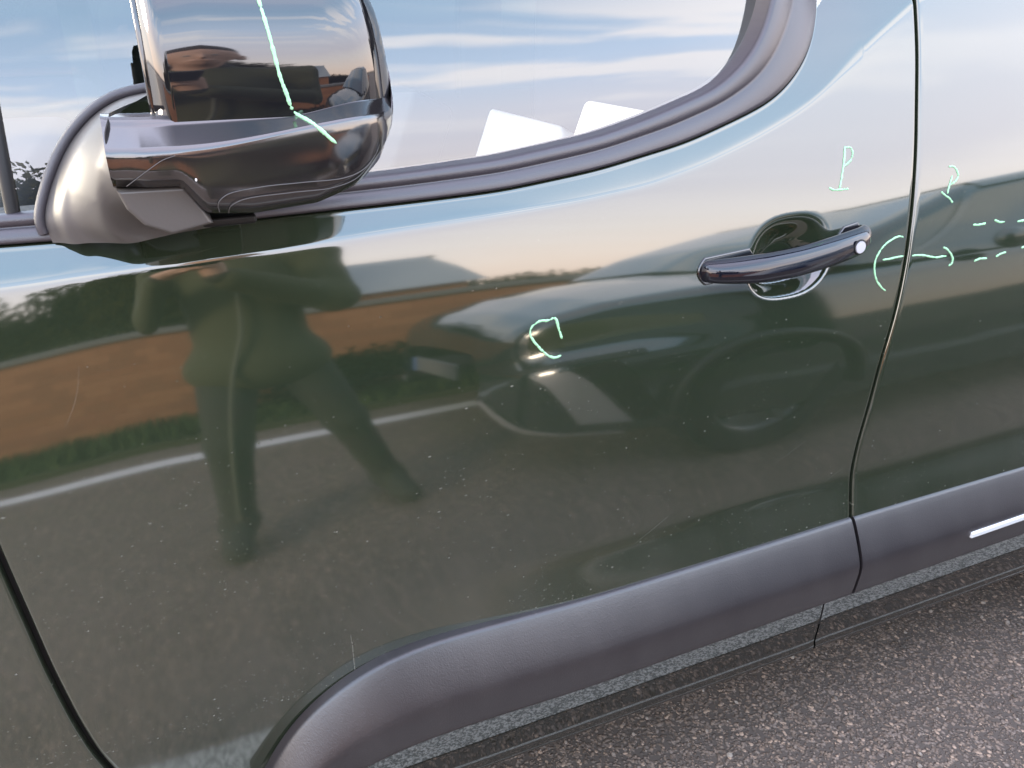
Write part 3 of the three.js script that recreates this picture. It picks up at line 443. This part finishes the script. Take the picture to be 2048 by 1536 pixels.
// ---------------------------------------------------------------- the car in the next bay
{
  const car = thing('parked_car', 'black hatchback parked alongside in the next bay', 'car', [.82, 0, 1.80]);
  const st = [ // s, half width, bottom, shoulder height, centre height
    [0, .46, .34, .62, .65], [.015, .60, .27, .68, .72], [.06, .71, .22, .75, .79], [.15, .78, .20, .82, .86], [.35, .84, .19, .88, .93], [.7, .87, .19, .93, .98], [1.15, .88, .19, .95, 1.03], [1.7, .89, .19, .96, 1.0], [2.8, .89, .19, .98, 1.0], [3.5, .87, .20, 1.0, 1.02], [3.9, .82, .24, .98, 1.0], [4.1, .70, .32, .92, .95], [4.15, .55, .40, .85, .88]];
  const cv = [1, 2, 3, 4].map(k => smooth(st.map(r => [r[0], r[k]]), 0, 4.15, .035));
  // v: 0 bottom of one side .. .5 centre line .. 1 bottom of the other
  const B = (s, v) => { const W = cv[0](s), b = cv[1](s), sh = cv[2](s), ct = cv[3](s); const t = v < .5 ? v * 2 : (1 - v) * 2, sg = v < .5 ? -1 : 1; const nf = 1 - ss(.35, .9, s), L = f => lerp(b, sh, f); const K = [[0, [.90, b]], [.06, [.975, b + .03]], [.18, [.985, L(.25)]], [.30, [1, L(.48)]], [.38, [.992, L(.60)]], [.45, [.98 - .07 * nf, L(.72)]], [.50, [.97 - .075 * nf, L(.80)]], [.57, [.95 - .07 * nf, L(.95)]], [.61, [.92 - .06 * nf, sh]], [.66, [.86 - .04 * nf, sh + .016]], [.76, [.70, lerp(sh, ct, .5)]], [.88, [.4, lerp(sh, ct, .86)]], [1, [0, ct]]]; const p = knots(t, K); return [s, p[1], sg * p[0] * W]; };
  const flip = p => [p[0], p[1], p[2]];
  M.carPaint = new THREE.MeshPhysicalMaterial({ color: C(.018, .024, .026), roughness: .06, ior: 2.2 });
  part('body', merge([grid(160, 80, (i, j) => flip(B(4.15 * Math.pow(i / 160, 1.5), 1 - j / 80)))]), M.carPaint, car);
  const patch = (s0, s1, v0, v1, off, taper, sf) => grid(20, 12, (i, j) => { const s = sf ? sf(i / 20, j / 12) : lerp(s0, s1, i / 20), tp = taper ? taper(i / 20) : [0, 1]; const v = lerp(v0, v1, lerp(tp[0], tp[1], j / 12)); const p = B(s, v), a = B(s + .01, v), c = B(s, v + .004); const n = V(a[0] - p[0], a[1] - p[1], a[2] - p[2]).cross(V(c[0] - p[0], c[1] - p[1], c[2] - p[2])).normalize(); if (n.x > .4 || (v < .5 ? n.z > .4 : n.z < -.4)) n.negate(); return [p[0] + n.x * off, p[1] + n.y * off, p[2] + n.z * off]; });
  const lamp = new THREE.MeshPhysicalMaterial({ color: C(.05, .055, .03), roughness: .08, ior: 2 }), pale = new THREE.MeshPhysicalMaterial({ color: C(.50, .50, .52), roughness: .3, metalness: .5 }), slot = M.black;
  const side = [[.0, .5], [1, -.5]];
  for (const m of [0, 1]) { const v = q => m ? 1 - q : q;
    part('headlight', patch(.09, .62, v(.235), v(.29), .005, u => [.15 * u, 1 - .55 * u]), lamp, car);
    const slant = (va, vb, a0, a1, b0, b1, off) => { const g = patch(0, 1, v(va), v(vb), off, null, (u, w) => lerp(lerp(a0, b0, w), lerp(a1, b1, w), u)); return g; };
    part('fog_lamp_surround', slant(.055, .185, .20, .36, .07, .16, .008), pale, car);
    part('fog_lamp_recess', slant(.055, .19, .37, .46, .17, .30, .006), slot, car);
    part('bumper_slot', slant(.195, .205, .02, .40, .02, .40, .005), slot, car);
    part('bumper_lip', patch(.004, .34, v(.008), v(.035), .01), pale, car); }
  part('grille', patch(.002, .05, .2, .245, .004), slot, car); part('grille', patch(.002, .05, .755, .8, .004), slot, car);
  part('number_plate', box(-.022, -.004, .44, .55, -.26, .26, .006), new THREE.MeshStandardMaterial({ color: C(.14, .14, .135), roughness: .5 }), car);
  part('number_plate_band', box(-.024, -.021, .44, .55, .21, .26), new THREE.MeshStandardMaterial({ color: C(.08, .14, .3), roughness: .5 }), car);
  // cabin: windscreen, side glass, roof
  const G = [[1.05, .80, 1.01, .78, 1.01], [1.35, .83, .98, .72, 1.18], [1.95, .84, .97, .62, 1.40], [2.4, .84, .98, .62, 1.445], [3.2, .83, .99, .60, 1.42], [3.7, .80, 1.0, .56, 1.33], [4.0, .74, .99, .66, 1.08]];
  const gv = [1, 2, 3, 4].map(k => smooth(G.map(r => [r[0], r[k]]), 1.05, 4.0, .06));
  const GP = (s, v) => { const t = v < .5 ? v * 2 : (1 - v) * 2, sg = v < .5 ? -1 : 1; const p = knots(t, [[0, [gv[0](s), gv[1](s) - .02]], [.45, [gv[2](s) + .03, gv[3](s) - .05]], [.55, [gv[2](s) - .02, gv[3](s) - .01]], [1, [0, gv[3](s) + .025]]]); return [s, p[1], sg * p[0]]; };
  part('cabin_glass', grid(60, 40, (i, j) => GP(lerp(1.05, 4, i / 60), 1 - j / 40)), new THREE.MeshPhysicalMaterial({ color: C(.012, .016, .016), roughness: .02, ior: 2.0 }), car);
  part('roof', grid(40, 20, (i, j) => { const p = GP(lerp(1.98, 3.65, i / 40), lerp(.78, .22, j / 20)); return [p[0], p[1] + .006, p[2] * 1.01]; }), M.carPaint, car);
  for (const sg of [-1, 1]) for (const [s0, s1] of [[1.25, 2.02], [2.55, 2.64], [3.35, 3.75]]) part('pillar', grid(8, 8, (i, j) => { const s = lerp(s0, s0 < 1.5 ? s1 : s0 + .09, 0) + (s0 < 1.5 ? lerp(0, s1 - s0, j / 8) + i / 8 * .07 : i / 8 * .09 + j / 8 * (s0 > 3 ? -.1 : 0)); const t = lerp(.02, .28, s0 < 1.5 ? j / 8 : j / 8); const p = GP(s, sg < 0 ? t : 1 - t); return [p[0], p[1], p[2] + sg * .008]; }), M.carPaint, car);
  part('side_mirror', new THREE.SphereGeometry(.1, 24, 16).scale(.75, .6, .42).translate(1.72, 1.0, -.915), M.carPaint, car);
  for (const z of [-.76, .76]) for (const s of [.82, 3.35]) wheel(car, s, .31, z, .31, Math.sign(z));
  part('wheel_arch', merge([-.905, .905].flatMap(z => [.82, 3.35].map(s => new THREE.TorusGeometry(.345, .03, 8, 30, Math.PI).translate(s, .31, z * .965)))), M.black, car);
}

// ---------------------------------------------------------------- the person taking the picture
{
  const per = thing('person', 'person in dark jacket and trousers holding a phone up in front of them', 'person', [.16, 0, 1.12]);
  const sd = (p, a, b, ra, rb) => { const bx = b[0] - a[0], by = b[1] - a[1], bz = b[2] - a[2], px = p[0] - a[0], py = p[1] - a[1], pz = p[2] - a[2]; const h = clamp((px * bx + py * by + pz * bz) / (bx * bx + by * by + bz * bz)); return Math.hypot(px - bx * h, py - by * h, pz - bz * h) - lerp(ra, rb, h); };
  // joints relative to the ground point between the feet; z negative is towards the van
  const J = { hip: [.0, .88, .06], chest: [-.02, 1.22, .10], neck: [-.03, 1.40, .09], headc: [-.05, 1.53, .055], sl: [-.21, 1.33, .10], sr: [.17, 1.33, .10], el: [-.27, 1.10, -.0], er: [.20, 1.09, .0], wl: [-.20, 1.24, -.17], wr: [-.075, 1.22, -.19], hl: [-.075, .86, .06], hr: [.075, .86, .06], kl: [-.105, .47, .0], kr: [.20, .47, .06], al: [-.11, .09, -.02], ar: [.33, .09, .12], tl: [-.13, .04, -.16], tr: [.36, .04, -.02] };
  const mcMesh = (bones, c, half, res, k) => { const mc = new MarchingCubes(res, new THREE.MeshBasicMaterial(), false, false, 200000); mc.isolation = 0; const f = mc.field; const hs = res / 2; let n = 0;
    for (let z = 0; z < res; z++) for (let y = 0; y < res; y++) for (let x = 0; x < res; x++) { const p = [c[0] + (x - hs) / hs * half, c[1] + (y - hs) / hs * half, c[2] + (z - hs) / hs * half]; let d = 1e3; for (const b of bones) { const q = sd(p, b[0], b[1], b[2], b[3]) ; const kk = b[4] ?? k; const h = Math.max(kk - Math.abs(d - q), 0) / kk; d = Math.min(d, q) - h * h * kk * .25; } f[n++] = -d; }
    mc.update(); const cnt = mc.count, g = new THREE.BufferGeometry(); const P = new Float32Array(cnt * 3); for (let i = 0; i < cnt; i++) for (let m = 0; m < 3; m++) P[i * 3 + m] = mc.positionArray[i * 3 + m] * half + c[m]; g.setAttribute('position', new THREE.BufferAttribute(P, 3)); let h = mergeVertices(g, .0004); h.computeVertexNormals(); h = h.toNonIndexed(); h.setAttribute('uv', new THREE.Float32BufferAttribute(new Float32Array(h.attributes.position.count * 2), 2)); return h; };
  const skin = new THREE.MeshStandardMaterial({ color: C(.50, .30, .21), roughness: .6 }), cloth = new THREE.MeshStandardMaterial({ color: C(.035, .037, .028), roughness: .9 }), jacket = new THREE.MeshStandardMaterial({ color: C(.06, .062, .03), roughness: .9 }), hair = new THREE.MeshStandardMaterial({ color: C(.03, .02, .015), roughness: .8 });
  const hand = (w, dir, m) => { const b = [], f = V(...dir).normalize(); const px = m; // palm rises from the wrist, fingers curl round the phone
    const p0 = w, p1 = [w[0] + f.x * .08, w[1] + f.y * .08, w[2] + f.z * .08]; b.push([p0, p1, .026, .033, .03]);
    for (let k = 0; k < 4; k++) { const o = (k - 1.5) * .019, L = [.036, .042, .039, .031][k]; const r0 = [p1[0] - px * .012, p1[1] + o, p1[2] - .014], r1 = [r0[0] + px * L * .7, r0[1] + .004, r0[2] - L * .55], r2 = [r1[0] + px * L * .75, r1[1] + .002, r1[2] + .006]; b.push([p1, r0, .016, .010, .012], [r0, r1, .0095, .0088, .004], [r1, r2, .0088, .007, .004]); }
    b.push([[p1[0] - px * .005, p1[1] - .02, p1[2] + .01], [p1[0] + px * .035, p1[1] + .012, p1[2] + .032], .013, .0095, .01], [[p1[0] + px * .035, p1[1] + .012, p1[2] + .032], [p1[0] + px * .058, p1[1] + .03, p1[2] + .030], .0095, .008, .006]); return b; };
  const body = [[J.hip, J.chest, .105, .125, .06], [J.chest, J.neck, .11, .056, .05], [J.neck, J.headc, .052, .055, .04], [J.sl, J.sr, .068, .068, .05], [J.sl, J.el, .055, .043, .04], [J.el, J.wl, .043, .03, .03], [J.sr, J.er, .055, .043, .04], [J.er, J.wr, .043, .03, .03], [J.hl, J.hr, .085, .085, .05], [J.hl, J.kl, .085, .06, .04], [J.kl, J.al, .058, .045, .03], [J.hr, J.kr, .085, .06, .04], [J.kr, J.ar, .058, .045, .03], [J.al, J.tl, .048, .040, .04], [J.ar, J.tr, .048, .040, .04]];
  part('body', mcMesh(body, [.03, .80, .02], .86, 128, .04), cloth, per);
  const jk = [[[-.07, .83, .06], [.07, .83, .06], .112, .112, .05], [[-.0, .84, .06], J.chest, .138, .142, .05], [J.chest, [J.neck[0], 1.37, .09], .125, .075, .04], [J.sl, J.sr, .082, .082, .05], [J.sl, J.el, .070, .060, .04], [J.el, [lerp(J.el[0], J.wl[0], .9), lerp(J.el[1], J.wl[1], .9), lerp(J.el[2], J.wl[2], .9)], .058, .044, .03], [J.sr, J.er, .070, .060, .04], [J.er, [lerp(J.er[0], J.wr[0], .9), lerp(J.er[1], J.wr[1], .9), lerp(J.er[2], J.wr[2], .9)], .058, .044, .03]];
  part('jacket', mcMesh(jk, [-.02, 1.08, .0], .52, 96, .03), jacket, per);
  part('head', mcMesh([[[J.headc[0], 1.56, .07], [J.headc[0], 1.545, .045], .088, .085, .03], [[J.headc[0], 1.53, .03], [J.headc[0], 1.475, .0], .07, .045, .05], [[J.headc[0], 1.53, -.045], [J.headc[0], 1.505, -.066], .010, .013, .02], [[J.headc[0] - .09, 1.53, .06], [J.headc[0] - .092, 1.50, .055], .013, .011, .008], [[J.headc[0] + .09, 1.53, .06], [J.headc[0] + .092, 1.50, .055], .013, .011, .008], [[J.headc[0] - .02, 1.478, -.042], [J.headc[0] + .02, 1.478, -.042], .008, .008, .012], [[J.headc[0], 1.44, .06], [J.headc[0], 1.36, .09], .055, .06, .03]], [J.headc[0], 1.52, .03], .19, 96, .02), skin, per);
  for (const s of [-1, 1]) part('eye', new THREE.SphereGeometry(.011, 16, 12).translate(J.headc[0] + s * .032, 1.532, -.035), new THREE.MeshStandardMaterial({ color: C(.25, .22, .2), roughness: .2 }), per);
  part('hair', mcMesh([[[J.headc[0], 1.59, .085], [J.headc[0], 1.575, .06], .092, .09, .03], [[J.headc[0], 1.52, .115], [J.headc[0], 1.50, .10], .07, .06, .04]], [J.headc[0], 1.56, .09], .17, 56, .02), hair, per);
  part('hand', mcMesh(hand(J.wl, [.55, .25, .45].map((v, i) => [.5, .45, -.15][i]), 1), [J.wl[0] + .04, J.wl[1] + .03, J.wl[2] - .02], .12, 80, .006), skin, per);
  part('hand', mcMesh(hand(J.wr, [-.12, .6, -.1], -1), [J.wr[0] - .02, J.wr[1] + .05, J.wr[2] - .02], .12, 80, .006), skin, per);
  part('trouser_piping', tube([[-.03, 1.24, -.05], [-.04, 1.0, -.085], [-.075, .80, -.078], [-.10, .5, -.066], [-.11, .2, -.066], [-.11, .12, -.07]], .006, 60, 8), new THREE.MeshStandardMaterial({ color: C(.12, .125, .09), roughness: .8 }), per);
  const ph = thing('phone', 'black phone held up by the person', 'phone', [0, 1.33, .812]);
  const pg = new RoundedBoxGeometry(.158, .075, .008, 3, .0035); pg.rotateX(-.43); pg.rotateY(-.42); pg.translate(0.02, -.004, .012); part('phone_body', pg, M.gloss, ph);
}
renderer.render(scene, camera);
